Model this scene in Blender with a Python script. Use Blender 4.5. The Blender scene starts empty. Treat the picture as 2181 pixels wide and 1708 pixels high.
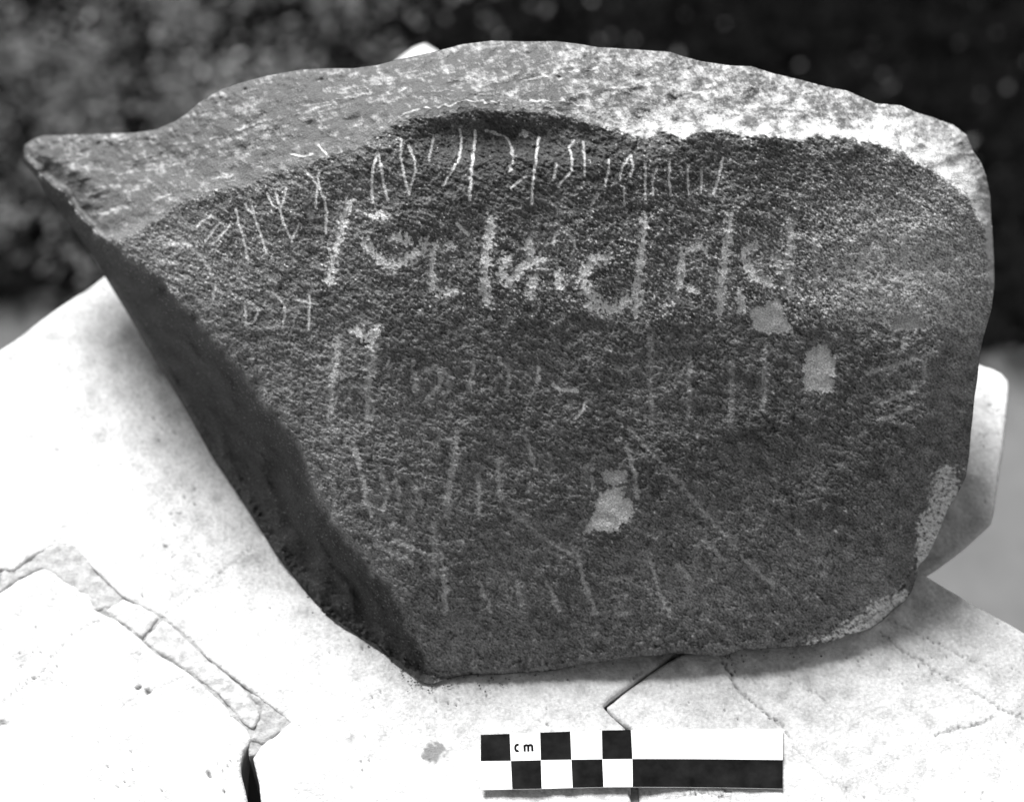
import bpy, math, random
import numpy as np
from mathutils import Vector
R = math.radians
scene = bpy.context.scene
col = scene.collection

# ------------------------------------------------------------------ camera
PITCH = 52.0; LENS = 60.0; CAMZ = 0.529
FP = LENS/36.0*2181.0; CX = 1090.5; CY = 854.0
sp, cp = math.sin(R(PITCH)), math.cos(R(PITCH))
cam_d = bpy.data.cameras.new('camera'); cam = bpy.data.objects.new('camera', cam_d); col.objects.link(cam)
cam.location = (0, 0, CAMZ); cam.rotation_euler = (R(90-PITCH), 0, 0)
cam_d.lens = LENS; cam_d.sensor_width = 36; cam_d.sensor_fit = 'HORIZONTAL'
cam_d.clip_start = 0.02; cam_d.clip_end = 200
cam_d.dof.use_dof = True; cam_d.dof.focus_distance = 0.572; cam_d.dof.aperture_fstop = 7.0
scene.camera = cam

# ------------------------------------------------------------------ world + sun (overcast, black and white film)
SUN_EL, SUN_AZ = 46.5, -23.0      # azimuth from +Y (behind the stone), negative = from the left
w = bpy.data.worlds.new("World"); scene.world = w; w.use_nodes = True
nt = w.node_tree; nt.nodes.clear()
sky = nt.nodes.new('ShaderNodeTexSky'); sky.sky_type = 'NISHITA'; sky.sun_disc = False
sky.sun_elevation = R(SUN_EL); sky.sun_rotation = R(SUN_AZ)
bw = nt.nodes.new('ShaderNodeRGBToBW'); bg = nt.nodes.new('ShaderNodeBackground'); out = nt.nodes.new('ShaderNodeOutputWorld')
nt.links.new(sky.outputs[0], bw.inputs[0]); nt.links.new(bw.outputs[0], bg.inputs[0]); nt.links.new(bg.outputs[0], out.inputs[0])
bg.inputs[1].default_value = 0.05
sd = bpy.data.lights.new('sun', 'SUN'); sun = bpy.data.objects.new('sun', sd); col.objects.link(sun)
sd.energy = 3.0; sd.angle = R(30); sd.color = (1, 1, 1)
sdir = Vector((math.sin(R(SUN_AZ))*math.cos(R(SUN_EL)), math.cos(R(SUN_AZ))*math.cos(R(SUN_EL)), math.sin(R(SUN_EL))))
sun.rotation_euler = sdir.to_track_quat('Z', 'Y').to_euler(); sun.location = (0, 1, 3)
scene.view_settings.view_transform = 'Standard'; scene.view_settings.look = 'None'
scene.view_settings.exposure = 1.68; scene.view_settings.gamma = 1
scene.render.engine = 'CYCLES'

# ------------------------------------------------------------------ helpers
def unp(x, y, d):
    """photo point (2181 px wide frame) at axis depth d -> world"""
    x = np.asarray(x, float); y = np.asarray(y, float); d = np.asarray(d, float)
    rx = (x-CX)/FP; uy = -(y-CY)/FP
    return np.stack([d*rx, d*(cp+uy*sp), CAMZ+d*(-sp+uy*cp)], -1)
def depth_at_z(y, z=0.0):
    uy = -(np.asarray(y, float)-CY)/FP
    return (CAMZ-z)/(sp-uy*cp)
def on_z(x, y, z=0.0): return unp(x, y, depth_at_z(y, z))
def inside(px, py, poly):
    r = np.zeros(px.shape, bool); n = len(poly)
    for i in range(n):
        x0, y0 = poly[i]; x1, y1 = poly[(i+1) % n]
        if y0 == y1: continue
        c = ((y0 > py) != (y1 > py)) & (px < (x1-x0)*(py-y0)/(y1-y0)+x0)
        r ^= c
    return r
def seg_dist(px, py, pts, closed=False, near=False):
    best = np.full(px.shape, 1e9); bx = np.zeros(px.shape); by = np.zeros(px.shape)
    n = len(pts)
    for i in range(n if closed else n-1):
        x0, y0 = pts[i]; x1, y1 = pts[(i+1) % n]
        dx, dy = x1-x0, y1-y0; L = dx*dx+dy*dy+1e-9
        t = np.clip(((px-x0)*dx+(py-y0)*dy)/L, 0, 1)
        qx, qy = x0+t*dx, y0+t*dy; dd = (px-qx)**2+(py-qy)**2
        m = dd < best
        best = np.where(m, dd, best)
        if near: bx = np.where(m, qx, bx); by = np.where(m, qy, by)
    return (np.sqrt(best), bx, by) if near else np.sqrt(best)
def nz(h, w_, seed, lo, hi, ang=0.0, stretch=1.0, slope=0.0):
    """band limited noise, wavelengths lo..hi in cells, std 1"""
    rng = np.random.default_rng(seed)
    f = np.fft.rfft2(rng.standard_normal((h, w_)))
    fy = np.fft.fftfreq(h)[:, None]; fx = np.fft.rfftfreq(w_)[None, :]
    a = R(ang); u = (fx*math.cos(a)+fy*math.sin(a))*stretch; v = (-fx*math.sin(a)+fy*math.cos(a))
    k = np.sqrt(u*u+v*v)+1e-9
    g = np.exp(-(k*lo)**4)*(1-np.exp(-(k*hi)**4))*k**(-slope)
    r = np.fft.irfft2(f*g, s=(h, w_)); return r/(r.std()+1e-12)
def blur(a, s):
    h, w_ = a.shape
    fy = np.fft.fftfreq(h)[:, None]; fx = np.fft.rfftfreq(w_)[None, :]
    return np.fft.irfft2(np.fft.rfft2(a)*np.exp(-2*(math.pi*s)**2*(fx*fx+fy*fy)), s=(h, w_))
def sst(a, b, x): t = np.clip((x-a)/(b-a), 0, 1); return t*t*(3-2*t)
def tag(o, label=None, cat=None, kind=None, group=None):
    if label: o['label'] = label
    if cat: o['category'] = cat
    if kind: o['kind'] = kind
    if group: o['group'] = group
    return o
def empty(name, loc):
    o = bpy.data.objects.new(name, None); col.objects.link(o); o.location = loc; o.empty_display_size = .05; return o
def mesh_np(name, V, F, mat, parent=None, attrs=None, normals=None, smooth=True):
    V = np.asarray(V, np.float32); F = np.asarray(F, np.int32); k = F.shape[1]
    me = bpy.data.meshes.new(name)
    me.vertices.add(len(V)); me.vertices.foreach_set('co', V.ravel())
    me.loops.add(F.size); me.loops.foreach_set('vertex_index', F.ravel())
    me.polygons.add(len(F)); me.polygons.foreach_set('loop_start', np.arange(0, F.size, k, dtype=np.int32))
    me.update(calc_edges=True)
    me.polygons.foreach_set('use_smooth', np.full(len(F), smooth))
    for n_, a in (attrs or {}).items():
        at = me.attributes.new(n_, 'FLOAT', 'POINT'); at.data.foreach_set('value', np.asarray(a, np.float32))
    if normals is not None: me.normals_split_custom_set_from_vertices([tuple(n) for n in normals])
    me.materials.append(mat)
    o = bpy.data.objects.new(name, me); col.objects.link(o)
    if parent:
        o.parent = parent; o.matrix_parent_inverse.identity(); o.location = -Vector(parent.location)
    return o
def vnormals(V, F):
    n = np.zeros_like(V)
    fn = np.cross(V[F[:, 2]]-V[F[:, 0]], V[F[:, 3]]-V[F[:, 1]]) if F.shape[1] == 4 else np.cross(V[F[:, 1]]-V[F[:, 0]], V[F[:, 2]]-V[F[:, 0]])
    for j in range(F.shape[1]): np.add.at(n, F[:, j], fn)
    return n/(np.linalg.norm(n, axis=1, keepdims=True)+1e-20)

class Patch:
    """regular grid over a traced outline; border vertices snapped to the outline"""
    def __init__(s, poly, step, x0=None, x1=None, y0=None, y1=None):
        P = np.array(poly, float)
        s.poly = poly; s.step = step
        xa, xb, ya, yb = P[:, 0].min()-step, P[:, 0].max()+step, P[:, 1].min()-step, P[:, 1].max()+step
        s.w = int((xb-xa)/step)+2; s.h = int((yb-ya)/step)+2
        gx = xa+np.arange(s.w)*step; gy = ya+np.arange(s.h)*step
        s.X, s.Y = np.meshgrid(gx, gy)
        cx, cy = s.X[:-1, :-1]+step/2, s.Y[:-1, :-1]+step/2
        s.cell = inside(cx, cy, poly); c = s.cell
        # remove diagonal pinches
        for _ in range(3):
            p1 = c[:-1, :-1] & c[1:, 1:] & ~c[1:, :-1] & ~c[:-1, 1:]
            p2 = ~c[:-1, :-1] & ~c[1:, 1:] & c[1:, :-1] & c[:-1, 1:]
            ii = np.argwhere(p1 | p2)
            if len(ii) == 0: break
            for i, j in ii: c[i, j] = c[i+1, j] = c[i, j+1] = c[i+1, j+1] = True
        n = np.zeros((s.h, s.w), int)
        n[:-1, :-1] += c; n[1:, :-1] += c; n[:-1, 1:] += c; n[1:, 1:] += c
        s.used = n > 0; s.border = s.used & (n < 4)
        b = np.argwhere(s.border)
        _, qx, qy = seg_dist(s.X[s.border], s.Y[s.border], poly, True, True)
        s.X = s.X.copy(); s.Y = s.Y.copy(); s.X[s.border] = qx; s.Y[s.border] = qy
        s.idx = -np.ones((s.h, s.w), int); s.idx[s.used] = np.arange(s.used.sum())
        ci, cj = np.nonzero(c)
        # seen from the camera x right, y down -> counter-clockwise towards the camera
        s.F = np.stack([s.idx[ci, cj], s.idx[ci+1, cj], s.idx[ci+1, cj+1], s.idx[ci, cj+1]], 1)
        s.ci, s.cj = ci, cj
    def loop(s):
        F = s.F; e = np.concatenate([F[:, [k, (k+1) % 4]] for k in range(4)])
        N = int(s.used.sum())+1
        key = e[:, 0].astype(np.int64)*N+e[:, 1]; rev = e[:, 1].astype(np.int64)*N+e[:, 0]
        be = e[~np.isin(key, rev)]
        nxt = dict(zip(be[:, 0].tolist(), be[:, 1].tolist()))
        loops = []
        while nxt:
            st = next(iter(nxt)); L = [st]; c = nxt.pop(st)
            while c != st and c in nxt: L.append(c); c = nxt.pop(c)
            loops.append(L)
        return max(loops, key=len)

# ------------------------------------------------------------------ materials (all neutral grey: black and white photograph)
def new_mat(name):
    m = bpy.data.materials.new(name); m.use_nodes = True
    t = m.node_tree; b = t.nodes['Principled BSDF']; return m, t, b
def N(t, ty, **k):
    n = t.nodes.new(ty)
    for a, v in k.items(): setattr(n, a, v)
    return n
def noise(t, scale, detail=4, rough=.6, vec=None):
    n = N(t, 'ShaderNodeTexNoise'); n.inputs['Scale'].default_value = scale; n.inputs['Detail'].default_value = detail
    n.inputs['Roughness'].default_value = rough
    tc = N(t, 'ShaderNodeTexCoord'); t.links.new(tc.outputs['Object'], n.inputs['Vector']); return n
def mth(t, op, a, b=None):
    n = N(t, 'ShaderNodeMath', operation=op)
    for i, v in enumerate((a, b)):
        if v is None: continue
        if isinstance(v, (int, float)): n.inputs[i].default_value = v
        else: t.links.new(v, n.inputs[i])
    return n.outputs[0]
def rmp(t, v, a, b, c, d):
    n = N(t, 'ShaderNodeMapRange'); t.links.new(v, n.inputs[0])
    for i, q in enumerate((a, b, c, d)): n.inputs[i+1].default_value = q
    return n.outputs[0]
def tone_mat(name, fine, var, bump_scale, bump_dist, rough, spec=.25):
    """albedo from the mesh attribute 'tone', with procedural grain and fine relief"""
    m, t, b = new_mat(name)
    at = N(t, 'ShaderNodeAttribute', attribute_name='tone')
    n1 = noise(t, fine, 3, .75); n2 = noise(t, fine*.22, 5, .6)
    v = mth(t, 'ADD', rmp(t, n1.outputs[0], .25, .75, 1-var, 1+var), rmp(t, n2.outputs[0], .3, .7, -var*.35, var*.35))
    c = mth(t, 'MULTIPLY', at.outputs['Fac'], v)
    cc = N(t, 'ShaderNodeCombineColor')
    for i in range(3): t.links.new(c, cc.inputs[i])
    t.links.new(cc.outputs[0], b.inputs['Base Color'])
    bn = noise(t, bump_scale, 4, .65); bp = N(t, 'ShaderNodeBump')
    bp.inputs['Strength'].default_value = 1; bp.inputs['Distance'].default_value = bump_dist
    t.links.new(bn.outputs[0], bp.inputs['Height']); t.links.new(bp.outputs[0], b.inputs['Normal'])
    b.inputs['Roughness'].default_value = rough; b.inputs['Specular IOR Level'].default_value = spec
    return m
M_rock = tone_mat('patinated_sandstone', 1500, .45, 900, .0007, .75, .3)
M_lime = tone_mat('white_limestone', 1500, .16, 900, .0005, .85, .2)
def plain(name, val, rough=.8, var=.0, scale=300, spec=.3):
    m, t, b = new_mat(name)
    n = noise(t, scale, 4, .6); c = rmp(t, n.outputs[0], .3, .7, val*(1-var), val*(1+var))
    cc = N(t, 'ShaderNodeCombineColor')
    for i in range(3): t.links.new(c, cc.inputs[i])
    t.links.new(cc.outputs[0], b.inputs['Base Color']); b.inputs['Roughness'].default_value = rough
    b.inputs['Specular IOR Level'].default_value = spec
    return m

# ------------------------------------------------------------------ ground far below, out of focus
GZ = -1.30
def gp(x, y): return on_z(x, y, GZ)
M_soil = plain('dark_soil', .012, .95, .6, 9, 0.0)
M_path = plain('grey_earth_path', .125, .95, .12, 25, 0.05)
g = mesh_np('ground', [(-30, -10, GZ), (30, -10, GZ), (30, 60, GZ), (-30, 60, GZ)], [(0, 1, 2, 3)], M_soil, smooth=False)
tag(g, kind='structure')
pa = [gp(-900, 640), gp(-200, 625), gp(60, 640), gp(400, 690), gp(1100, 780), gp(1700, 790), gp(2100, 770), gp(2400, 740), gp(3000, 700)]
V = []; NN = 140
xs = [p[0] for p in pa]; ys = [p[1] for p in pa]
rng = np.random.default_rng(5)
wob = np.interp(np.linspace(0, 1, NN), np.linspace(0, 1, 36), rng.uniform(-.02, .02, 36))
for i in range(NN):
    x = xs[0]+(xs[-1]-xs[0])*i/(NN-1); V.append((x, -6, GZ+.004)); V.append((x, np.interp(x, xs, ys)+wob[i], GZ+.004))
F = [(2*i, 2*i+2, 2*i+3, 2*i+1) for i in range(NN-1)]
tag(mesh_np('path', V, F, M_path, smooth=False), kind='structure')
def path_edge(x): return np.interp(x, xs, ys)

# ------------------------------------------------------------------ traced outlines of the inscribed stone (frame 2181 x 1708)
TOP = [(50,324),(52,310),(64,300),(90,289.5),(156,287),(225,285),(288,283),(333,276),(374,258),(399,241),(423,220),(464,194),(503,179),(572,161),(641,149),(693,146),(752,146),(804,139),(849,127),(925,111),(984,95),(1046,87.4),(1116,89),(1185,88.5),(1237,95),(1272,101),(1341,105),(1393,109),(1425,110.5),(1460,122),(1493,131),(1554,140),(1601,142),(1644,156),(1705,170.5),(1759,185),(1805,194),(1841,210),(1866,221),(1895,222.6),(1920,225.5),(1953,240.6),(1988,251),(2032,267.5),(2060,289),(2071,320),(2089,345),(2100,373.5),(2109,417),(2110,445),(2114,496),(2117,557),(2118,613),(2112,660),(2103,689),(2094,721),(2087,754),(2082,807),(2076,843),(2071,897),(2068,922),(2064,973),(2057,1016),(2039,1052),(2017,1088),(2006,1120),(1992,1152),(1976,1185),(1957,1206)]
BOT = [(1953,1227),(1941,1260),(1926,1281),(1901,1299),(1880,1321),(1855,1338),(1830,1346),(1804,1351),(1790,1360),(1751,1370),(1711,1375),(1650,1381),(1614,1382),(1575,1385),(1553,1394),(1532,1398),(1500,1396),(1471,1392),(1435,1391),(1413,1394),(1323,1402),(1289,1409),(1240,1413),(1202,1423),(1160,1430),(1115,1432),(1081,1435),(1039,1437),(1004,1436),(977,1440),(949,1446),(925,1455),(911,1455)]
LEFT = [(897,1451),(873,1433),(845,1414),(821,1394),(783,1369),(734,1340),(693,1310),(658,1269),(624,1227),(589,1183),(541,1105),(499,1042),(450,970),(409,897),(367,824),(312,737),(270,665),(225,592),(194,539),(171,508),(139,466),(104,421),(83,383),(52,348)]
SIL = TOP+BOT+LEFT
RIDGE = [(52,330),(83,368),(104,387),(139,411),(156,442),(194,484),(236,522),(277,556),(319,581),(357,601),(364,627),(402,668),(437,706),(478,758),(520,800),(555,855),(589,890),(617,925),(641,956),(655,1001),(676,1067),(705,1110),(752,1168),(797,1220),(838,1262),(856,1314),(890,1376),(911,1425),(918,1455)]
BANDLO = [(236,522),(277,501),(347,463),(381,431),(451,404),(520,397),(589,366),(658,348),(728,321),(752,324),(804,289),(856,258),(925,248),(1012,241),(1116,241),(1185,248),(1254,262),(1324,282),(1379,298),(1400,284),(1428,279),(1453,298),(1489,277),(1554,280),(1579,294),(1633,287),(1705,302),(1741,287),(1794,294),(1866,305),(1920,327),(1974,355),(2021,388),(2057,413),(2075,449),(2096,481),(2102,557),(2112,620)]

S = Patch(SIL, 2.0)
X, Y = S.X, S.Y; H, W = X.shape
dS = seg_dist(X, Y, SIL, True)
dR = seg_dist(X, Y, RIDGE)
dB = seg_dist(X, Y, BANDLO)
jx = 2.6*nz(H, W, 17, 3, 14)+3.0*nz(H, W, 18, 10, 60); jy = 2.6*nz(H, W, 19, 3, 14)+3.0*nz(H, W, 20, 10, 60)
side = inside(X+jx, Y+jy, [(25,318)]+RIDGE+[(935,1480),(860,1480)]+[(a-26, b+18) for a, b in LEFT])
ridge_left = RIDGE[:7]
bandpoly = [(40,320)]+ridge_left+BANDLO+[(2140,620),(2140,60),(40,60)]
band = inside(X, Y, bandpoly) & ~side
# face: a gently domed plane that leans back, square to the lens axis
nlow = nz(H, W, 11, 60, 400, 20, 1.0); nmid = nz(H, W, 12, 14, 60, 35, 1.4); nfine = nz(H, W, 13, 1.9, 7, 30, 1.25, .5)
ncoarse = nz(H, W, 14, 4, 22, 36, 1.6, .8); nmic = nz(H, W, 15, 1.6, 3.5, 30, 1.2)
face = .596-.010*np.clip(1-((X-1250)/1000)**2-((Y-800)/750)**2, -1, 1)+.0004*nlow
face += .066*np.clip((850-X)/800, 0, 1)**1.4+.010*np.clip((X-1400)/700, 0, 1)**1.4-.036*np.clip((1440-Y)/1300, 0, 1)
right = np.clip(1-dS/150, 0, 1)*sst(1900, 2000, X+.25*(Y-900)*(Y > 900)); face = face+.013*right**2.2
# scooped hollow just under the brow of the face
face += .006*np.exp(-((X-1080)/240)**2-((Y-285)/55)**2)
tB = dB/(dB+dS+1e-6); tR = dR/(dR+dS+1e-6)
bandd = face+.034*tB**1.15+.0007*np.sin(tB*math.pi)*nz(H, W, 21, 14, 90, -12, 1.8)
# the left horn: long shallow saddle
bandd += .008*np.exp(-((X-330)/120)**2-((Y-350)/60)**2)
strata = nz(H, W, 22, 3, 14, -12, 4.5)
bandd = bandd+.00025*strata+.0004*nz(H, W, 23, 4, 12, -14, 2.5)
Dy = depth_at_z(Y)
G = np.minimum(.055, .85*(Dy-face)); G = np.maximum(G, .002)
sided = face+G*(tR**.9)+.0013*nz(H, W, 24, 8, 60, 55, 3.0, .8)
# second bevel near the outer left edge is only a pale line in tone
D = np.where(side, sided, np.where(band, bandd, face))
msk = S.used.astype(float); soft = np.where(side | (dR < 50), 5.0, 0)
Dm = np.where(S.used, D, 0.0)
b1 = blur(Dm, 2.2)/np.maximum(blur(msk, 2.2), 1e-3); b2 = blur(Dm, 6.0)/np.maximum(blur(msk, 6.0), 1e-3)
ks = .7*sst(600, 1000, Y)*np.exp(-(dR/40)**2); ks = np.maximum(ks, .7*np.exp(-(dB/40)**2)*sst(1250, 1150, X)*sst(600, 760, X))
D = b1*(1-ks)+b2*ks
edge = np.clip(1-dS/16, 0, 1); D = D+.0035*edge**2.0
D = D+.0005*nz(H, W, 25, 5, 16)*np.clip(1-dS/40, 0, 1)

# ---- albedo of the stone, with side shade and ledge light painted in
isface = ~(band | side)
tone = np.full(X.shape, .128)
def gsp(x, y, sx, sy, a): return a*np.exp(-((X-x)/sx)**2-((Y-y)/sy)**2)
tone = tone+gsp(420, 560, 170, 110, .045)+gsp(830, 1180, 130, 160, .030)+gsp(700, 900, 150, 250, .028)+gsp(930, 1000, 260, 200, .018)
tone = tone+gsp(600, 395, 140, 50, .04)+gsp(330, 500, 90, 45, .06)-gsp(420, 560, 200, 120, .012)+gsp(840, 300, 60, 25, .05)+gsp(2060, 620, 110, 260, .13)+gsp(1900, 500, 260, 170, .06)+gsp(1700, 1200, 300, 160, .02)+gsp(1550, 1250, 300, 120, .02)
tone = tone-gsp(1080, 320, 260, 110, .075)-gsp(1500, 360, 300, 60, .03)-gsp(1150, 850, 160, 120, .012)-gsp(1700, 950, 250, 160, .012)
tone = tone*(1+.10*nmid+.10*nlow)
bt = .056+.088*sst(700, 1500, X)+.02*ncoarse+.04*nz(H, W, 31, 18, 90, -12, 2.0)+.035*strata+.02*ncoarse
whiten = sst(1150, 1400, X)*np.exp(-(dB/(26+10*nmid+22*sst(1700, 1950, X)))**2)*.34+sst(1840, 2030, X)*.09+sst(1250, 1500, X)*.03
whiten = whiten*(1+.25*nz(H, W, 32, 8, 60, 5, 2.5))
bt = bt+np.clip(whiten, 0, .5)
flk = sst(1.6, 2.4, nz(H, W, 33, 3, 12, -16, 3.0)+.35*strata); bt = bt+.06*flk*sst(1300, 900, X)
bt = bt+(.028*nfine+.02*nmic+.015*ncoarse)*(1+.4*sst(900, 1500, X))
lichen = sst(.2, 2.2, nz(H, W, 34, 14, 60, -5, 2.2)+.15*ncoarse); bt = bt+(.03+.05*sst(900, 1300, X))*lichen-.014*sst(.8, 1.8, nz(H, W, 35, 12, 50, -8, 1.6)+.4*ncoarse)
STRATA = [(3,.16,.0006,[(256,348),(300,338),(339,328),(367,307),(433,302),(500,282),(554,262)]),(3,.10,.0005,[(554,262),(620,246),(700,225),(752,208),(821,192),(908,182),(994,168),(1064,175),(1150,168)]),
 (4,.20,.0004,[(1130,170),(1202,154),(1272,147)]),(5,.30,.0006,[(452,383),(475,379),(497,373)]),(3,.22,.0005,[(330,428),(347,421),(381,404),(426,404)]),
 (6,.30,.0006,[(199,482),(215,464),(241,446)]),(3.5,.45,.0005,[(856,244),(894,232),(956,225),(984,215),(1025,217),(1067,218)]),(3,.35,.0004,[(1129,215),(1202,217),(1247,227)]),
 (3,.3,.0004,[(821,199),(850,194),(876,190)]),(3,.22,.0004,[(500,279),(530,270),(562,258)]),(3,.18,.0004,[(640,230),(700,216),(790,200)]),(4,.25,.0004,[(1155,160),(1180,167),(1195,166)]),
 (3,.16,.0005,[(120,395),(200,375),(290,366),(380,350)]),(3,.14,.0005,[(170,440),(260,410),(330,395)]),(3,.16,.0005,[(900,195),(960,192),(1020,200),(1100,196)]),
 (4,.18,.0005,[(1300,190),(1400,180),(1500,200)]),(3,.2,.0005,[(1840,211),(1868,222),(1895,223)]),(3,.14,.0005,[(1500,240),(1620,225),(1760,240)])]
strd = np.zeros(X.shape)
for sw, sa, sg, pts in STRATA:
    wv = Y+1.4*nz(H, W, 36, 8, 30)+.8*ncoarse
    d1 = seg_dist(X, wv, pts); d2 = seg_dist(X, wv-6, pts)
    brk_ = .35+.65*sst(-.8, .6, nz(H, W, 37, 8, 40))
    bt = bt+sa*sst(sw, 0, d1)*brk_-.06*sst(sw+2, 0, d2)  # lit ledge edges and shaded creases below them painted into the tone
    strd += sg*sst(sw+3, 0, d2)-.6*sg*sst(sw+1, 0, d1)
D = D+.45*strd*band
bandmix = blur(band.astype(float), 4.0); rag = sst(.30, .70, bandmix+.13*ncoarse+.05*nfine)
soften = sst(1150, 850, X)
bandmix = rag*(1-soften)+sst(.05, .95, blur(band.astype(float), 19.0)+.07*ncoarse)*soften
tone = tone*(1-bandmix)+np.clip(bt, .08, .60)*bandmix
st_ = .018+.004*nmid+.005*nfine+.004*nmic+.03*np.exp(-((seg_dist(X, Y, [(236,600),(290,690),(350,790),(390,850),(420,900)])-0)/5)**2)+.012*np.exp(-(dS/30)**2)+.10*sst(2.0, 2.8, nz(H, W, 38, 2, 6)+.9*np.exp(-(dR/30)**2)); sm = blur(side.astype(float), 2.2); tone = tone*(1-sm)+st_*sm  # shade of the undercut left side and its lit bevel painted into tone
# pale speckle of lost patina
wl = Y < np.interp(X, [0, 400, 700, 1000, 1200, 1600, 2200], [620, 640, 640, 690, 668, 700, 706])+6*nmid+5*ncoarse
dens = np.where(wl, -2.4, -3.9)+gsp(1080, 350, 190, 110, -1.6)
lim = Y < 706+6*nmid+5*ncoarse
dens = dens+gsp(1920, 560, 230, 210, 3.1)*lim+gsp(1900, 650, 260, 60, .9)*lim
dens = dens+gsp(1350, 560, 600, 130, 1.25)*(Y < 690)+gsp(1200, 660, 350, 40, .7)+gsp(450, 560, 160, 130, .6)+gsp(1300, 400, 250, 70, .5)
dens = dens+.9*np.exp(-(dR/22)**2)*isface
sp_n = .9*nz(H, W, 41, 2.4, 10, 22, 1.4, .5)+.6*nz(H, W, 42, 1.6, 4)
spk = sst(0, .22, sp_n*1.0+dens+.25)*isface
tone = tone+spk*(.46-tone)*.9
tone = tone*np.clip(1+isface*(.18*nfine+.16*nmic+.10*ncoarse)*(1+.25*sst(1000, 1700, X)), .25, 2.4)
# faint diagonal wear streaks
stre = sst(1.4, 2.4, nz(H, W, 43, 5, 30, 38, 9.0)); tone = tone+.022*stre*isface*(Y > 700)

# ---- writing: pecked letters and scratched lines
def L_(w_, amt, rag_, *strokes): return (w_, amt, rag_, [list(s) for s in strokes])
letters = [  # broad pecked letters
 L_(15,.9,1,[(745,430),(728,480),(715,530),(700,598)]),
 L_(17,1,1,[(779,515),(810,553),(838,567),(866,553),(894,539),(908,518)],[(797,456),(816,457)],[(840,505),(870,512)]),
 L_(13,.9,1,[(928,522),(919,574),(921,615),(949,626),(973,622)],[(950,521),(962,520)]),
 L_(17,.9,1,[(1046,466),(1041,504),(1034,556),(1032,608),(1037,645)]),
 L_(16,1,1,[(1126,515),(1133,553),(1109,574),(1090,600)],[(1133,553),(1154,553)],[(1081,549),(1067,584),(1084,598)],[(1136,594),(1129,626)]),
 L_(14,1,1,[(1190,580),(1192,608)]),
 L_(17,1,1,[(1296,549),(1261,556),(1244,581),(1244,615),(1261,632),(1280,652),(1303,661),(1317,656),(1334,640)],[(1256,652),(1275,655)]),
 L_(14,.9,1,[(1375,459),(1368,522),(1362,574),(1356,626),(1358,640),(1352,668)]),
 L_(13,.9,1,[(1453,535),(1448,603)],[(1464,535),(1486,524),(1503,531)],[(1470,616),(1480,620)]),
 L_(15,.9,1,[(1554,460),(1548,521),(1541,575),(1536,628),(1532,664)]),
 L_(15,.9,1,[(1604,524),(1586,535),(1590,564),(1615,592),(1640,603)],[(1575,628),(1578,655)]),
 L_(14,.6,1,[(1683,467),(1683,521),(1676,571),(1683,628)],[(1654,545),(1660,570)]),
 L_(15,1,1,[(755,700),(772,713),(790,727),(802,700)]),
]
faint = [  # faint rubbed strokes
 L_(12,.55,.5,[(719,724),(715,765),(707,835),(700,890)]),
 L_(14,.5,.5,[(795,735),(790,786),(783,834),(786,890)]),
 L_(10,.5,.5,[(755,952),(769,1008),(779,1060),(790,1094)]),
 L_(12,.42,.5,[(973,921),(963,1001),(949,1070),(953,1094)]),
 L_(9,.4,.5,[(1018,1010),(1020,1090)]),
 L_(8,.4,.5,[(845,1020),(850,1075)]),
 L_(10,.35,.5,[(1385,720),(1388,900)]),
 L_(9,.35,.5,[(1470,760),(1465,890)]),
 L_(10,.35,.5,[(1560,770),(1555,910)]),
 L_(9,.4,.5,[(1630,740),(1627,870)]),
 L_(8,.5,.5,[(1385,1190),(1400,1250),(1425,1310)]),
 L_(8,.45,.5,[(1230,1180),(1248,1250),(1268,1305)]),
 L_(8,.4,.5,[(1165,1240),(1190,1300)]),
 L_(8,.3,.5,[(1100,1235),(1112,1290)]),
 L_(7,.4,.5,[(1580,1185),(1650,1250)]),
 L_(12,.3,.5,[(925,1120),(922,1230)]),
 L_(12,.35,.5,[(940,790),(958,800),(955,830)]),
]
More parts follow.
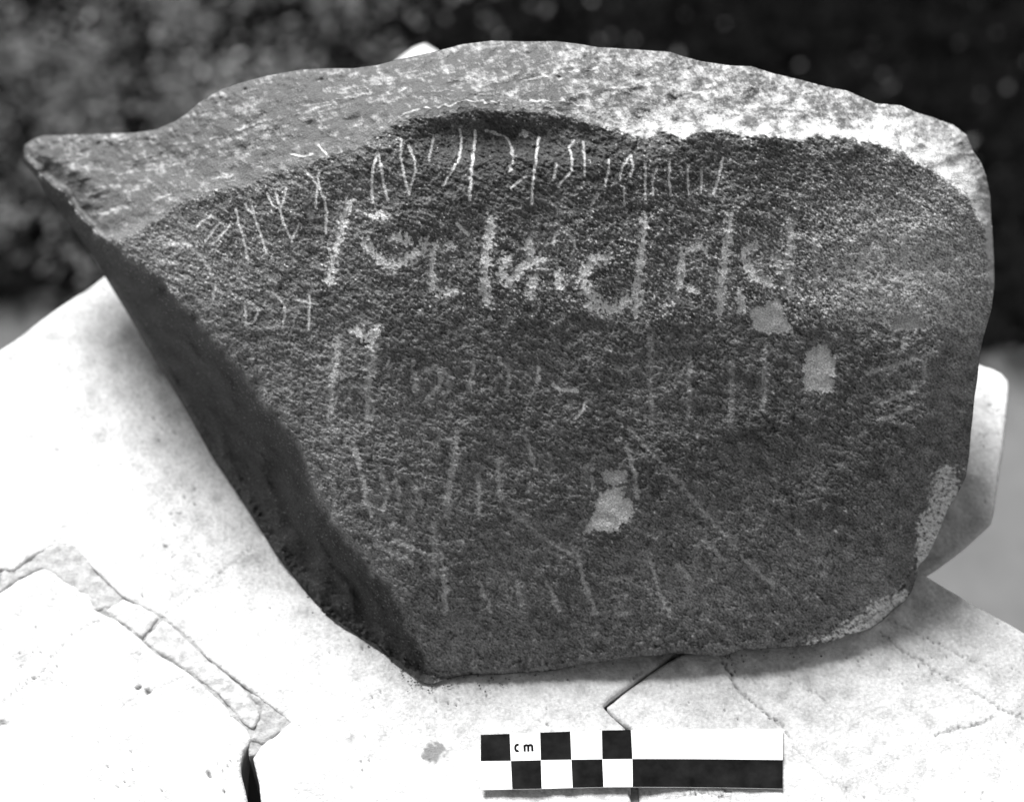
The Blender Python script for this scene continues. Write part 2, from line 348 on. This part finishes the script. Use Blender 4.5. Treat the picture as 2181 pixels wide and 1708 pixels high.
scr = [  # thin scratched signs
 L_(5,1,.2,[(419,487),(426,473),(451,459),(475,477)],[(464,477),(437,513)],[(489,480),(451,522)]),
 L_(4.5,.9,.2,[(502,445),(509,477),(520,515),(528,553)]),
 L_(4.5,.9,.2,[(520,435),(541,459),(551,487),(567,536)],[(535,432),(541,459)]),
 L_(4.5,1,.2,[(568,411),(582,438),(596,445),(606,480),(620,508),(621,516)],[(610,400),(603,428),(596,445)],[(586,407),(594,434)],[(638,477),(622,508)]),
 L_(5,1,.2,[(648,362),(676,390),(690,421),(696,452),(693,494)],[(679,369),(671,442)]),
 L_(4,.8,.2,[(620,328),(645,333),(665,328)]),
 L_(4,.8,.2,[(679,310),(697,331)]),
 L_(5,1,.2,[(793,431),(791,393),(795,352),(805,324),(810,348),(817,393),(826,425)]),
 L_(5,1,.2,[(854,296),(852,331),(861,373),(871,414),(876,393),(885,362),(883,338),(869,310)]),
 L_(4.5,.8,.2,[(923,293),(913,341)]),
 L_(4.5,1,.2,[(979,276),(983,296),(979,334),(966,359),(944,395)]),
 L_(6,1.1,.2,[(1013,279),(1008,328),(1003,373),(1000,424)]),
 L_(6,.7,.5,[(1039,279),(1074,289),(1088,310),(1095,338),(1084,366)]),
 L_(5,.95,.2,[(1147,293),(1141,341),(1135,386),(1133,435)],[(1119,376),(1088,400)]),
 L_(5,.8,.3,[(1223,300),(1212,314),(1219,341),(1216,366),(1188,397)],[(1185,348),(1181,378)]),
 L_(4.5,.7,.3,[(1242,303),(1245,331),(1245,373)]),
 L_(4.5,.8,.3,[(1296,341),(1297,362),(1289,390)]),
 L_(4.5,.7,.3,[(1275,414),(1259,437)]),
 L_(4.5,.85,.3,[(1320,380),(1327,352),(1344,328),(1348,359),(1341,376)],[(1329,400),(1330,438)]),
 L_(4.5,.7,.3,[(1375,348),(1374,386),(1375,424)]),
 L_(4.5,.7,.3,[(1400,355),(1389,386),(1391,414)]),
 L_(4.5,.85,.3,[(1427,341),(1424,376),(1429,418)]),
 L_(4.5,.85,.3,[(1467,352),(1464,370),(1467,413)]),
 L_(4.5,.8,.3,[(1494,362),(1494,391),(1491,413)]),
 L_(5,1,.2,[(1539,337),(1532,373),(1520,413)]),
 L_(6,1.1,.3,[(973,475),(984,488),(998,501)]),
 L_(6,.8,.3,[(1185,494),(1178,515)]),
 L_(5,.8,.3,[(1199,490),(1220,508),(1226,525)]),
 L_(6,.6,.5,[(360,518),(398,520),(426,542),(444,570),(461,608),(451,640)]),
 L_(5,.7,.3,[(522,651),(523,692)],[(527,640),(551,658),(544,682),(523,692)]),
 L_(5,.75,.3,[(582,623),(603,644),(608,665),(603,692)]),
 L_(5,1,.3,[(660,630),(657,699)],[(624,637),(676,647)]),
 L_(8,1.1,.7,[(1178,817),(1199,831),(1230,834)]),
 L_(6,1,.7,[(1249,855),(1238,875),(1223,893)]),
 L_(9,1,.7,[(1147,783),(1145,810)]),
]
def c5(*p): return [(699.7+.3466*a, 592+.3466*b) for a, b in p]
def c6(*p): return [(1399.4+.3592*a, 592+.3592*b) for a, b in p]
def c9(*p): return [(1399.4+.3585*a, 1116.3+.3585*b) for a, b in p]
patches = [
 (c5((1740,1290),(1810,1285),(1815,1350),(1865,1360),(1875,1440),(1850,1490),(1800,1510),(1780,1550),(1640,1560),(1570,1565),(1610,1480),(1640,1400),(1660,1330),(1710,1300)), .50),
 (c6((900,425),(960,402),(1010,402),(1030,450),(1057,470),(1050,560),(1035,600),(1055,620),(1045,680),(960,678),(875,660),(868,530),(880,450)), .48),
 (c6((550,190),(640,170),(700,120),(740,150),(760,240),(800,270),(800,320),(650,325),(580,310)), .56),
 (c6((1400,250),(1450,215),(1550,230),(1600,290),(1500,310),(1400,320)), .38),
 ([(1649-360,1000),(1335,1002),(1334,1025),(1308,1030),(1286,1033),(1283,1012)], .38),
 ([(1648-390,1000),(1264,990),(1266,1035),(1259,1040)], .38),
 ([(1104,280),(1124,281),(1123,290),(1104,291)], .42),
 ([(649,445),(668,448),(673,465),(655,468)], .2),
]
brk = [c6((1640,1150),(1700,1110),(1770,1120),(1790,1250),(1760,1400),(1700,1500),(1650,1640),(1600,1720),(1540,1720),(1562,1430),(1612,1340)),
       c9((1545,-10),(1690,-10),(1600,250),(1552,262)),
       c9((1470,370),(1500,440),(1410,520),(1280,630),(1200,650),(1120,670),(900,725),(880,706),(1060,640),(1130,570),(1220,540),(1250,480),(1380,440))]
pid = np.zeros(X.shape, np.int32); names = {0: 'body'}; nxt_id = 1
r1 = nz(H, W, 51, 4.5, 13)*.85+nz(H, W, 52, 2.6, 6)*.3; r2 = nz(H, W, 53, 7, 20); r3 = nz(H, W, 54, 1.8, 6)
groove = np.zeros(X.shape); smooth_m = np.zeros(X.shape)
plain_face = np.array([isface]).squeeze() | band
def apply_mark(mask_fn, bbox, target, amt, name, grd, thr=.45):
    global nxt_id
    x0, x1, y0, y1 = bbox
    j0 = max(int((x0-X0)/2)-2, 0); j1 = int((x1-X0)/2)+3; i0 = max(int((y0-Y0)/2)-2, 0); i1 = int((y1-Y0)/2)+3
    sl = (slice(i0, i1), slice(j0, j1))
    m = mask_fn(X[sl], Y[sl], sl)
    k = np.clip(m*amt, 0, 1); tone[sl] = tone[sl]*(1-k)+target*k
    groove[sl] = np.maximum(groove[sl], m*grd); smooth_m[sl] = np.maximum(smooth_m[sl], m*min(amt, 1))
    pid[sl] = np.where((m > thr) & (pid[sl] == 0), nxt_id, pid[sl]); names[nxt_id] = name; nxt_id += 1
Y0 = Y[0].min(); X0 = S.X[0, 0]; Y0 = S.Y[0, 0]
def do_strokes(lst, target, name, grd, pad=14, wk=1.0):
    for (w_, amt, rg, strokes) in lst:
        P = [p for s in strokes for p in s]; bb = (min(p[0] for p in P)-w_-pad, max(p[0] for p in P)+w_+pad, min(p[1] for p in P)-w_-pad, max(p[1] for p in P)+w_+pad)
        def fn(x, y, sl):
            wx = x+(1.6 if rg >= .45 else .5)*r2[sl]; wy = y+1.0*nmid[sl]*(rg >= .45)
            d = np.full(x.shape, 1e9)
            for s in strokes: d = np.minimum(d, seg_dist(wx, wy, s))
            hw = w_*.5*wk
            if rg >= .9: return sst(.10, -.10, (d-hw)/(hw)+.52*r1[sl]-.05)*(.50+.50*sst(-1.3, -.9, r3[sl]))
            if rg >= .45: return sst(.7, -.5, (d-hw)/hw+.5*r1[sl])
            return sst(.8, -.2, (d-hw)/max(hw, 1.6)+.25*r1[sl]*(1+rg))
        apply_mark(fn, bb, target, amt, name, grd)
faint += [
 L_(9,.55,.5,[(1845,797),(1905,780),(1967,761)]), L_(8,.5,.5,[(1881,858),(1952,825)]), L_(9,.5,.5,[(1927,718),(1924,745)]), L_(8,.45,.5,[(1967,772),(1970,815)]), L_(8,.45,.5,[(1870,895),(1940,868)]),
 L_(8,.5,.5,[(880,770),(884,830)],[(905,790),(930,780),(940,805),(930,835),(908,850)]), L_(8,.45,.5,[(1010,770),(1000,830)]), L_(8,.4,.5,[(1060,760),(1085,790),(1080,835)]),
 L_(8,.45,.5,[(812,1010),(828,1050),(815,1085)]), L_(8,.45,.5,[(880,1030),(900,1075)]), L_(8,.45,.5,[(1060,985),(1066,1060)]), L_(8,.4,.5,[(1120,930),(1140,1000)]),
 L_(9,.5,.5,[(1335,950),(1352,1010),(1358,1060)]), L_(8,.5,.5,[(800,1160),(840,1176),(880,1200)],[(840,1150),(900,1176)]), L_(9,.45,.5,[(935,1170),(950,1250),(948,1300)]),
 L_(7,.45,.5,[(1300,1235),(1330,1232)],[(1305,1270),(1335,1266)],[(1310,1310),(1340,1306)]), L_(8,.4,.5,[(1020,1240),(1045,1300)]), L_(8,.4,.5,[(1440,1200),(1475,1240)]),
 L_(7,.4,.5,[(1340,910),(1420,1000),(1500,1090),(1570,1170)]), L_(7,.35,.5,[(1080,1080),(1150,1140),(1220,1180)]), L_(9,.4,.5,[(1500,1150),(1540,1190)]), L_(8,.4,.5,[(1730,480),(1740,560),(1735,620)]),
 L_(9,.45,.5,[(1870,520),(1830,560),(1835,600),(1880,620)]), L_(9,.45,.5,[(1925,500),(1930,600)]), L_(8,.4,.5,[(1410,650),(1470,640)])]
do_strokes(faint, .56, 'rubbed_stroke', .00006)
do_strokes(letters, .66, 'pecked_letter', .00014, wk=1.15)
do_strokes(scr, .62, 'scratched_sign', .00014, wk=.8)
for poly, tn in patches:
    xs_ = [p[0] for p in poly]; ys_ = [p[1] for p in poly]
    def fn(x, y, sl, poly=poly):
        d = seg_dist(x, y, poly, True); d = np.where(inside(x, y, poly), -d, d)
        return sst(.8, -.8, d+2.6*r1[sl]+1.0*r2[sl])
    apply_mark(fn, (min(xs_)-15, max(xs_)+15, min(ys_)-15, max(ys_)+15), tn, 1.0, 'pale_patch', .0003)
for poly in brk:
    xs_ = [p[0] for p in poly]; ys_ = [p[1] for p in poly]
    def fn(x, y, sl, poly=poly):
        d = seg_dist(x, y, poly, True); d = np.where(inside(x, y, poly), -d, d)
        return sst(4, -4, d+5*r1[sl])
    apply_mark(fn, (min(xs_)-15, max(xs_)+15, min(ys_)-15, max(ys_)+15), .60, 1.0, 'broken_edge', .0010)
brkm = np.zeros(X.shape, bool)
for k, n_ in names.items():
    if n_ == 'broken_edge': brkm |= pid == k
cr = nz(H, W, 61, 1.8, 10, 10, 1.3, .8)
tone = np.where(brkm, tone*(1+.22*cr), tone)
tone = np.where(brkm & (cr < -1.5), .16, tone)
D = D+groove
tone = tone*np.clip(1+smooth_m*(.14*nmic+.05*r1), .4, 1.6)
pits = sst(2.3, 3.2, nz(H, W, 16, 2, 6, 30, 1.3)+.4*ncoarse)
tone = tone*(1-.5*pits*isface)
# grain relief
amp = np.where(isface, 1.0, np.where(band, .60, .9)); amp = blur(amp, 3)*(1-.75*smooth_m)
fade_r = 1-.35*sst(1700, 1850, X)*(Y < 705)
D = D-(.00011*nfine+.00017*ncoarse+.00003*nmic-.00035*pits)*amp*fade_r
D = D-.0003*brkm*cr-.0010*brkm*nz(H, W, 62, 6, 30)*.5
D = D-.00012*nmid*isface
D = np.minimum(D, Dy-.0008)
tone = np.clip(tone, .012, .68)

used = S.used
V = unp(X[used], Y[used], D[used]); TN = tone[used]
Fq = S.F; cellpid = pid[S.ci, S.cj]
loop = S.loop(); lp = np.array(loop)
Xl, Yl, Dl = X[used][lp], Y[used][lp], D[used][lp]
rings = [(.05, .004), (.10, .012), (.16, .025), (.25, .045), (.42, .07), (.65, .085)]
nb = len(V); n_l = len(lp); Vb = [V]; Tb = [TN]; Fb = []; prev = lp
for k, (shr, dd) in enumerate(rings):
    kk = shr*(.8+.9*sst(1100, 500, Xl)*(1-shr)); px = Xl+(1150-Xl)*kk; py = Yl+(700-Yl)*kk
    p = unp(px, py, Dl+dd); p[:, 2] = np.maximum(p[:, 2], .0006+.0002*k)
    cur = nb+np.arange(n_l); nb += n_l; Vb.append(p); Tb.append(np.full(n_l, .07))
    Fb.append(np.stack([prev, np.roll(prev, -1), np.roll(cur, -1), cur], 1)[:, ::-1]); prev = cur
c = p.mean(0); Vb.append(c[None]); Tb.append([.07]); ci_ = nb
Fb.append(np.stack([np.roll(prev, -1), prev, np.full(n_l, ci_), np.full(n_l, ci_)], 1))
Vall = np.concatenate(Vb); Tall = np.concatenate(Tb); Fback = np.concatenate(Fb[:-1])
nrm = vnormals(Vall, np.concatenate([Fq, Fback]))
base = unp(915, 1450, depth_at_z(1450)); 
stone = empty('inscribed_stone', (0.0, float(base[1]), 0.0))
tag(stone, 'dark wedge-shaped stone with scratched and pecked writing, resting on white limestone blocks', 'stone')
def sub(name, F, label=None, cap=None):
    u, inv = np.unique(F.ravel(), return_inverse=True)
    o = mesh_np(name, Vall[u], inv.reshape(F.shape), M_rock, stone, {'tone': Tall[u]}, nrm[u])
    if label: o['label'] = label
    return o
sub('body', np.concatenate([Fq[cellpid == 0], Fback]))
capF = np.stack([np.roll(prev, -1), prev, np.full(n_l, ci_)], 1)
u, inv = np.unique(capF.ravel(), return_inverse=True)
mesh_np('underside', Vall[u], inv.reshape(capF.shape), M_rock, stone, {'tone': Tall[u]})
lab = {'broken_edge': 'pale freshly broken lower right edge', 'pale_patch': None}
for k in range(1, nxt_id):
    Fk = Fq[cellpid == k]
    if len(Fk) < 4: continue
    sub(names[k], Fk, lab.get(names[k]))

# ------------------------------------------------------------------ limestone wall top
wall = empty('limestone_wall', (0, .5, GZ))
tag(wall, 'low wall of pale weathered limestone blocks that carries the dark stone', 'wall')
STRIP_UP = [(-320,1330),(-150,1290),(0,1212),(30,1216),(60,1190),(100,1168),(122,1160),(150,1162),(180,1190),(220,1232),(260,1270),(300,1290),(345,1312),(380,1340),(410,1365),(440,1398),(480,1430),(530,1468),(560,1492),(590,1513),(618,1536)]
STRIP_LO = [(-320,1420),(-150,1350),(0,1258),(40,1230),(75,1212),(95,1204),(112,1210),(140,1232),(190,1262),(200,1295),(225,1310),(250,1322),(300,1362),(330,1390),(370,1412),(400,1430),(440,1462),(480,1500),(505,1530),(525,1548),(538,1570),(518,1600)]
A_R = [(2085,775),(2112,785),(2132,796),(2146,812),(2149,830),(2145,870),(2142,905),(2136,960),(2127,1020),(2118,1090),(2112,1112),(2060,1158),(2010,1195),(1975,1217)]
blockA = [(905,95)]+[(1100,205),(1400,380),(1800,612)]+A_R+[(1760,1290),(1440,1388),(1400,1418),(1340,1462),(1300,1490),(1284,1505),(1300,1522),(1332,1549),(1340,1600),(1344,1690),(1352,2050),(556,2050),(552,1760),(556,1708),(552,1670),(545,1640),(538,1612),(556,1584),(588,1562)]+STRIP_UP[::-1]+[(-320,970),(0,742),(40,714),(110,662),(170,622),(228,580),(500,382),(880,104)]
blockC = STRIP_LO+[(512,1625),(514,1650),(522,1680),(528,1708),(534,1760),(538,2050),(-320,2050)]
blockE = [(1292,1508),(1340,1468),(1405,1420),(1450,1394),(1770,1296),(1962,1216),(2000,1238),(2080,1288),(2181,1347),(2420,1490),(2420,2050),(1366,2050),(1362,1700),(1352,1600),(1346,1556),(1310,1530)]
CRK = {'A': [([(345,1312),(380,1290),(420,1255),(470,1220),(540,1160)],3,.35),([(1370,1425),(1345,1450)],3,.5),([(1345,1690),(1352,1708)],6,.6)],
 'C': [([(240,1320),(190,1330),(160,1350),(120,1390),(90,1430),(50,1460),(0,1495)],3,.5),([(250,1505),(300,1475),(335,1468),(365,1452),(400,1440)],4,.35),([(300,1590),(330,1560),(345,1548)],3,.25)],
 'E': [([(1532,1400),(1556,1432),(1568,1466),(1590,1482),(1640,1522),(1680,1560),(1690,1572)],3.5,.7),([(1690,1590),(1720,1620),(1750,1650),(1800,1680)],3,.35),
  ([(1872,1345),(1900,1368),(1930,1392),(1960,1402),(2010,1440),(2050,1462),(2090,1482),(2140,1512),(2200,1535)],3.2,.6),([(1890,1318),(1950,1345),(2020,1380),(2080,1410)],3,.35),([(1995,1566),(2040,1552),(2080,1545),(2120,1528)],4,.6),([(1480,1650),(1560,1690)],3,.3),([(1680,1440),(1760,1490),(1800,1540)],2.5,.2),([(1420,1700),(1500,1690),(1560,1700)],4,.45)]}
def block(poly, key, seed, step=3.5, thick=.10, taper=.75, ztop=0.0):
    P = Patch(poly, step); x, y = P.X, P.Y; h, w_ = x.shape
    dE = seg_dist(x, y, poly, True)
    n1 = nz(h, w_, seed, 60, 300); n2 = nz(h, w_, seed+1, 10, 50, 30, 1.5); n3 = nz(h, w_, seed+2, 3, 9); n4 = nz(h, w_, seed+3, 2, 4)
    z = ztop+.0005*n1+.00013*n2+.00004*n3+.00002*n4
    z = z-.0009*np.clip(1-dE/(7+2*n2), 0, 1)**2
    tn = .55+.025*n2+.035*n3+.03*n4+.025*n1
    mot = sst(.7, 2.2, nz(h, w_, seed+4, 10, 60, 140, 1.3)*.9+.7*n3); tn = tn-.15*mot
    pit = sst(2.8, 3.5, nz(h, w_, seed+5, 2.6, 7)+.45*nz(h, w_, seed+6, 40, 160)); tn = tn-.34*pit; z = z-.0010*pit
    for pts, cw, amt in CRK[key]:
        d = seg_dist(x+2.0*n2, y+2.0*n3, pts); m = sst(cw*1.1, cw*.1, d+.9*n4)*(.5+.5*sst(-.8, .6, n2+n3*.8))
        z = z-.0014*m*amt; tn = tn-.50*m*amt
    if key == 'A':   # dark stain beside the scale and lime smear
        d = np.hypot((x-925)/1.25, y-1600); m = sst(26, 12, d+5*n2+4*n3)*(~((abs(x-930) < 10) & (y < 1578))); tn = tn*(1-m)+.19*m
    if key == 'A':
        for (a, b, r_) in [(395,1060,9),(380,1092,8),(362,1095,6),(413,1038,8),(350,1160,7),(367,1185,6)]:
            m = sst(r_*.8, 1, np.hypot(x-a, y-b)+2.5*n3); tn = tn-.28*m
    if key == 'C':
        for (a, b, r_) in [(294,1462,9),(314,1470,8),(448,1650,9)]:
            m = sst(r_, 2, np.hypot(x-a, y-b)+2*n3); tn = tn-.38*m; z = z-.001*m
    u = P.used; base_ = on_z(x[u], y[u], 0.0); base_[:, 2] = z[u]
    V_ = [base_]; T_ = [np.clip(tn[u], .1, .74)]; lp_ = np.array(P.loop()); cen = base_.mean(0); nb_ = len(base_); F_ = [P.F]; pv = lp_
    for s_, dz in ((.006, .004), (.05, .02), (.12, .05), (1-taper, thick)):
        p = base_[lp_].copy(); p[:, :2] += (cen[:2]-p[:, :2])*s_; p[:, 2] -= dz
        cu = nb_+np.arange(len(lp_)); nb_ += len(lp_); V_.append(p); T_.append(np.full(len(lp_), .5))
        F_.append(np.stack([pv, np.roll(pv, -1), np.roll(cu, -1), cu], 1)[:, ::-1]); pv = cu
    return mesh_np('block', np.concatenate(V_), np.concatenate(F_), M_lime, wall, {'tone': np.concatenate(T_)})
block(blockA, 'A', 100); block(blockC, 'C', 120); block(blockE, 'E', 140)
# mortar and fragments packed in the joint between the blocks
def chunk(name, poly, z, tn, seed, thick=.03, step=4):
    P = Patch(poly, step); x, y = P.X, P.Y; h, w_ = x.shape
    dE = seg_dist(x, y, poly, True); n2 = nz(h, w_, seed, 5, 20); n3 = nz(h, w_, seed+1, 2, 5)
    u = P.used; b = on_z(x[u], y[u], z); b[:, 2] = (z+.0002*n2+.00005*n3-.0006*np.clip(1-dE/6, 0, 1)**2)[u]
    t = np.clip(tn+.02*n2+.02*n3, .05, .7)[u]; lp_ = np.array(P.loop()); lo = b[lp_].copy(); lo[:, 2] -= thick
    cu = len(b)+np.arange(len(lp_))
    F_ = np.concatenate([P.F, np.stack([lp_, np.roll(lp_, -1), np.roll(cu, -1), cu], 1)[:, ::-1]])
    return mesh_np(name, np.concatenate([b, lo]), F_, M_lime, wall, {'tone': np.concatenate([t, t[[0]*len(lo)]])})
def off(pts, dx, dy): return [(a+dx, b+dy) for a, b in pts]
chunk('mortar', off(STRIP_UP[2:12], 6, -8)+off(STRIP_LO[2:10], -6, 8)[::-1], -.0009, .34, 200)
chunk('stone_fragment', [(262,1274),(300,1288),(342,1314),(322,1338),(302,1358),(270,1332),(232,1308),(226,1300)], -.0004, .46, 205)
chunk('stone_fragment', [(346,1318),(376,1340),(386,1352),(410,1372),(440,1400),(478,1432),(520,1466),(536,1490),(552,1512),(552,1535),(538,1552),(520,1540),(498,1514),(470,1482),(432,1452),(392,1424),(362,1404),(328,1384),(306,1362),(326,1340)], -.0005, .41, 210)
chunk('mortar', [(524,1462),(560,1488),(626,1538),(600,1560),(560,1585),(530,1575),(552,1540),(556,1512),(538,1488)], -.0009, .30, 215)
chunk('mortar', [(1290,1500),(1350,1450),(1440,1385),(1460,1390),(1350,1480),(1310,1512),(1350,1555),(1335,1560),(1295,1520)], -.0050, .24, 220)
chunk('mortar', [(1328,1548),(1352,1548),(1372,1700),(1378,2050),(1334,2050),(1338,1700)], -.0022, .30, 225)
chunk('mortar', off(STRIP_UP[1:], 10, -10)+[(640,1540),(600,1580),(560,1610),(530,1610)]+off(STRIP_LO[1:-1], -10, 10)[::-1], -.0013, .28, 230)
# courses below
M_core = plain('wall_core_stone', .35, .9, .2, 20)
def corebox(x0, x1, y0, y1, z0, z1):
    j = random.uniform(-.004, .004); b = .012
    V = []
    for z, i in ((z0, 0), (z0+b, -b), (z1-b, -b), (z1, 0)):
        for (x, y) in ((x0-i*0+(-i if False else 0), y0), (x1, y0), (x1, y1), (x0, y1)):
            sx = -1 if x == x0 else 1; sy = -1 if y == y0 else 1
            e = 0 if i else -b
            V.append((x+sx*e+j, y+sy*e, z))
    F = [(3, 2, 1, 0), (12, 13, 14, 15)]
    for k in range(3):
        for q in range(4): F.append((4*k+q, 4*k+(q+1) % 4, 4*k+4+(q+1) % 4, 4*k+4+q))
    return mesh_np('block', V, F, M_core, wall, smooth=False)
random.seed(4)
z = -.10; row = 0
while z > GZ+.05:
    hgt = .24; z0 = max(z-hgt+.008, GZ)
    xe = [-.62, -.36, -.12, .14] if row % 2 else [-.62, -.48, -.22, .01, .14]
    for a, b in zip(xe[:-1], xe[1:]):
        for (ya, yb) in ((.05, .21), (.218, .36)) : corebox(a+.004, b-.004, ya, yb, z0, z)
    z -= hgt; row += 1

# ------------------------------------------------------------------ paper centimetre scale
M_pap = plain('white_paper', .74, .6, .02, 300); M_ink = plain('black_ink', .0095, .8, .55, 160, .02)
cx_ = lambda p: (995.7+p[0]*.3208, 1533.9+p[1]*.3208)
r0 = [(88,95),(280,88),(482,80),(682,73),(892,66),(1085,62)]; rm = [(88,270),(288,268),(487,263),(690,260),(895,257),(1095,255)]; rb = [(88,460),(297,455),(493,452),(698,446),(903,441),(1097,440)]
# right hand half, sampled along the slight bend of the paper
for k in range(1, 6):
    f = k/5; bow = 10*math.sin(math.pi*min(f*.6, 1))*.5
    r0.append((1085+(2092-1085)*f, 62-10*f*(2-f)+4*f*f)); rm.append((1095+997*f, 255+(7*f)-2*math.sin(math.pi*f))); rb.append((1097+995*f, 440+12*f-3*math.sin(math.pi*f)))
r0 = [cx_(p) for p in r0]; rm = [cx_(p) for p in rm]; rb = [cx_(p) for p in rb]
def zcurl(x): return .0022+.0010*math.sin((x-1020)/650*math.pi*1.5+.4)
def P3(p, dz=0): z = zcurl(p[0]); return tuple(on_z(p[0], p[1], z)+np.array([0, 0, dz]))
sc = empty('scale_bar', tuple(on_z(1345, 1615, .0)))
tag(sc, 'black and white checkered centimetre scale strip lying on the white block below the stone', 'scale bar')
V = []; F = []
n_ = len(r0)
for dz in (0, -.0004):
    for i in range(n_):
        for r_ in (r0, rm, rb): V.append(P3(r_[i], dz))
k = 3*n_
for i in range(n_-1):
    for j in range(2):
        a = 3*i+j; F.append((a, a+1, a+4, a+3)); F.append((k+a+3, k+a+4, k+a+1, k+a))
    F.append((3*i+3, k+3*i+3, k+3*i, 3*i)); F.append((3*i+2, k+3*i+2, k+3*i+5, 3*i+5))
F.append((0, k, k+1, 1)); F.append((1, k+1, k+2, 2)); e = 3*(n_-1); F.append((e+1, k+e+1, k+e, e)); F.append((e+2, k+e+2, k+e+1, e+1))
mesh_np('backing', V, F, M_pap, sc, smooth=False)
def cellm(name, top, bot, i0, i1, mat, lift=.00006):
    V = []; 
    for i in range(i0, i1+1): V += [P3(top[i], lift), P3(bot[i], lift)]
    F = [(2*j, 2*j+1, 2*j+3, 2*j+2) for j in range(i1-i0)]
    return mesh_np(name, V, F, mat, sc, smooth=False)
for i in range(5):
    up_b = i % 2 == 0
    cellm('black_square' if up_b else 'white_square', r0, rm, i, i+1, M_ink if up_b else M_pap)
    cellm('white_square' if up_b else 'black_square', rm, rb, i, i+1, M_pap if up_b else M_ink)
cellm('white_bar', r0, rm, 5, 10, M_pap); cellm('black_bar', rm, rb, 5, 10, M_ink)
# the letters "cm" as flat printed strips
def ribbon(pts, wd):
    P = np.array(pts, float); n = len(P); T = np.gradient(P, axis=0); T /= np.linalg.norm(T, axis=1)[:, None]
    Nn = np.stack([-T[:, 1], T[:, 0]], 1)*wd/2; V = []
    for i in range(n): V += [P3(tuple(cx_(P[i]-Nn[i])), .00014), P3(tuple(cx_(P[i]+Nn[i])), .00014)]
    return V, [(2*i, 2*i+1, 2*i+3, 2*i+2) for i in range(n-1)]
def letter(strokes):
    V = []; F = []
    for pts, wd in strokes:
        v, f = ribbon(pts, wd); b = len(V); V += v; F += [tuple(q+b for q in reversed(t)) for t in f]
    o = mesh_np('letter', V, F, M_ink, sc, smooth=False); return o
ang = np.linspace(R(-50), R(-310), 18)
letter([([(330+13*math.cos(a), 182+21*math.sin(a)) for a in ang], 15)])
a2 = np.linspace(math.pi, 0, 9)
letter([([(378, 162), (380, 206)], 15), ([(392+11*math.cos(a), 172-8*math.sin(a)) for a in a2]+[(404, 206)], 15), ([(417+12*math.cos(a), 171-8*math.sin(a)) for a in a2]+[(431, 205)], 15)])

# ------------------------------------------------------------------ plants and pebbles far below (blurred)
M_leaf = []
for i, v in enumerate((.006, .035, .13, .45)):
    M_leaf.append(plain('dull_foliage', v, .95, .2, 30, 0.0))
rng = np.random.default_rng(9)
def scatter_leaves(name, n, seed, dens_fn, tone_sel, smin, smax, hmax):
    rg = np.random.default_rng(seed); V = []; Fc = []
    ax = rg.uniform(-1.3, 1.1, n*3); ay = rg.uniform(1.45, 3.2, n*3)
    keep = (ay > path_edge(ax)+rg.normal(0, .015, n*3)) & (rg.random(n*3) < dens_fn(ax, ay)); ax, ay = ax[keep][:n], ay[keep][:n]; m = len(ax)
    L = rg.uniform(smin, smax, m); th = rg.uniform(0, 2*math.pi, m); til = rg.uniform(.1, 1.0, m); z0 = GZ+rg.uniform(.005, hmax, m)
    dx, dy, dz = np.cos(th)*np.cos(til), np.sin(th)*np.cos(til), np.sin(til)
    sx, sy = -np.sin(th), np.cos(th); wd = L*.28
    c_ = np.stack([ax, ay, z0], 1); d_ = np.stack([dx, dy, dz], 1)*L[:, None]; s_ = np.stack([sx, sy, 0*sx], 1)*wd[:, None]
    Vv = np.stack([c_, c_+d_*.45-s_, c_+d_, c_+d_*.45+s_], 1).reshape(-1, 3)
    return mesh_np(name, Vv, np.arange(4*m).reshape(m, 4), M_leaf[tone_sel], smooth=False)
def clump(seed, sc_, thr, k=6):
    rg = np.random.default_rng(seed); c0 = rg.uniform((-1.6, 1.3), (1.6, 3.2), (sc_, 2)); r = rg.uniform(.02, .07, sc_)
    def f(x, y):
        v = np.zeros(len(x))
        for (a, b), q in zip(c0, r): v = np.maximum(v, np.exp(-((x-a)**2+(y-b)**2)/(q*q)))
        return np.clip(v+thr, 0, 1)
    return f
leftw = lambda x: 1/(1+np.exp((x+.30)*9))
f1 = clump(3, 230, .12); f2 = clump(4, 70, 0)
tag(scatter_leaves('dark_undergrowth', 30000, 1, lambda x, y: np.full(len(x), .8), 0, .012, .035, .08), 'dark blurred undergrowth covering the ground beyond the wall', kind='stuff')
tag(scatter_leaves('low_grass', 60000, 2, lambda x, y: np.clip(f1(x, y)*(.008+.992*leftw(x)), 0, 1), 2, .008, .025, .11), 'paler blurred tufts scattered through the dark undergrowth', kind='stuff')
tag(scatter_leaves('dry_leaves', 9000, 3, lambda x, y: f2(x, y)*leftw(x), 3, .008, .02, .12), 'palest blurred dry leaves lying in the undergrowth', kind='stuff')

# ------------------------------------------------------------------ grit along the foot of the stone
M_grit = plain('dark_grit', .10, .9, .5, 600, .1)
rg = np.random.default_rng(77); V = []; F = []
foot = BOT[8:]+LEFT[:8]
for k in range(420):
    i = rg.integers(0, len(foot)-1); t = rg.random(); a = np.array(foot[i]); b = np.array(foot[i+1]); p = a+(b-a)*t+np.array([rg.normal(0, 14), abs(rg.normal(0, 16))-2])
    r = .00012+.00045*rg.random()**4; c = on_z(p[0], p[1], r*.5); n0 = len(V)
    for d in ((1,0,0),(-1,0,0),(0,1,0),(0,-1,0),(0,0,1),(0,0,-1)): V.append(tuple(c+np.array(d)*r*rg.uniform(.6, 1.4)))
    F += [(n0+q0, n0+q1, n0+q2) for q0, q1, q2 in ((0,2,4),(2,1,4),(1,3,4),(3,0,4),(2,0,5),(1,2,5),(3,1,5),(0,3,5))]
tag(mesh_np('grit', V, F, M_grit, smooth=False), 'fine dark grit scattered on the white blocks along the foot of the stone', kind='stuff')
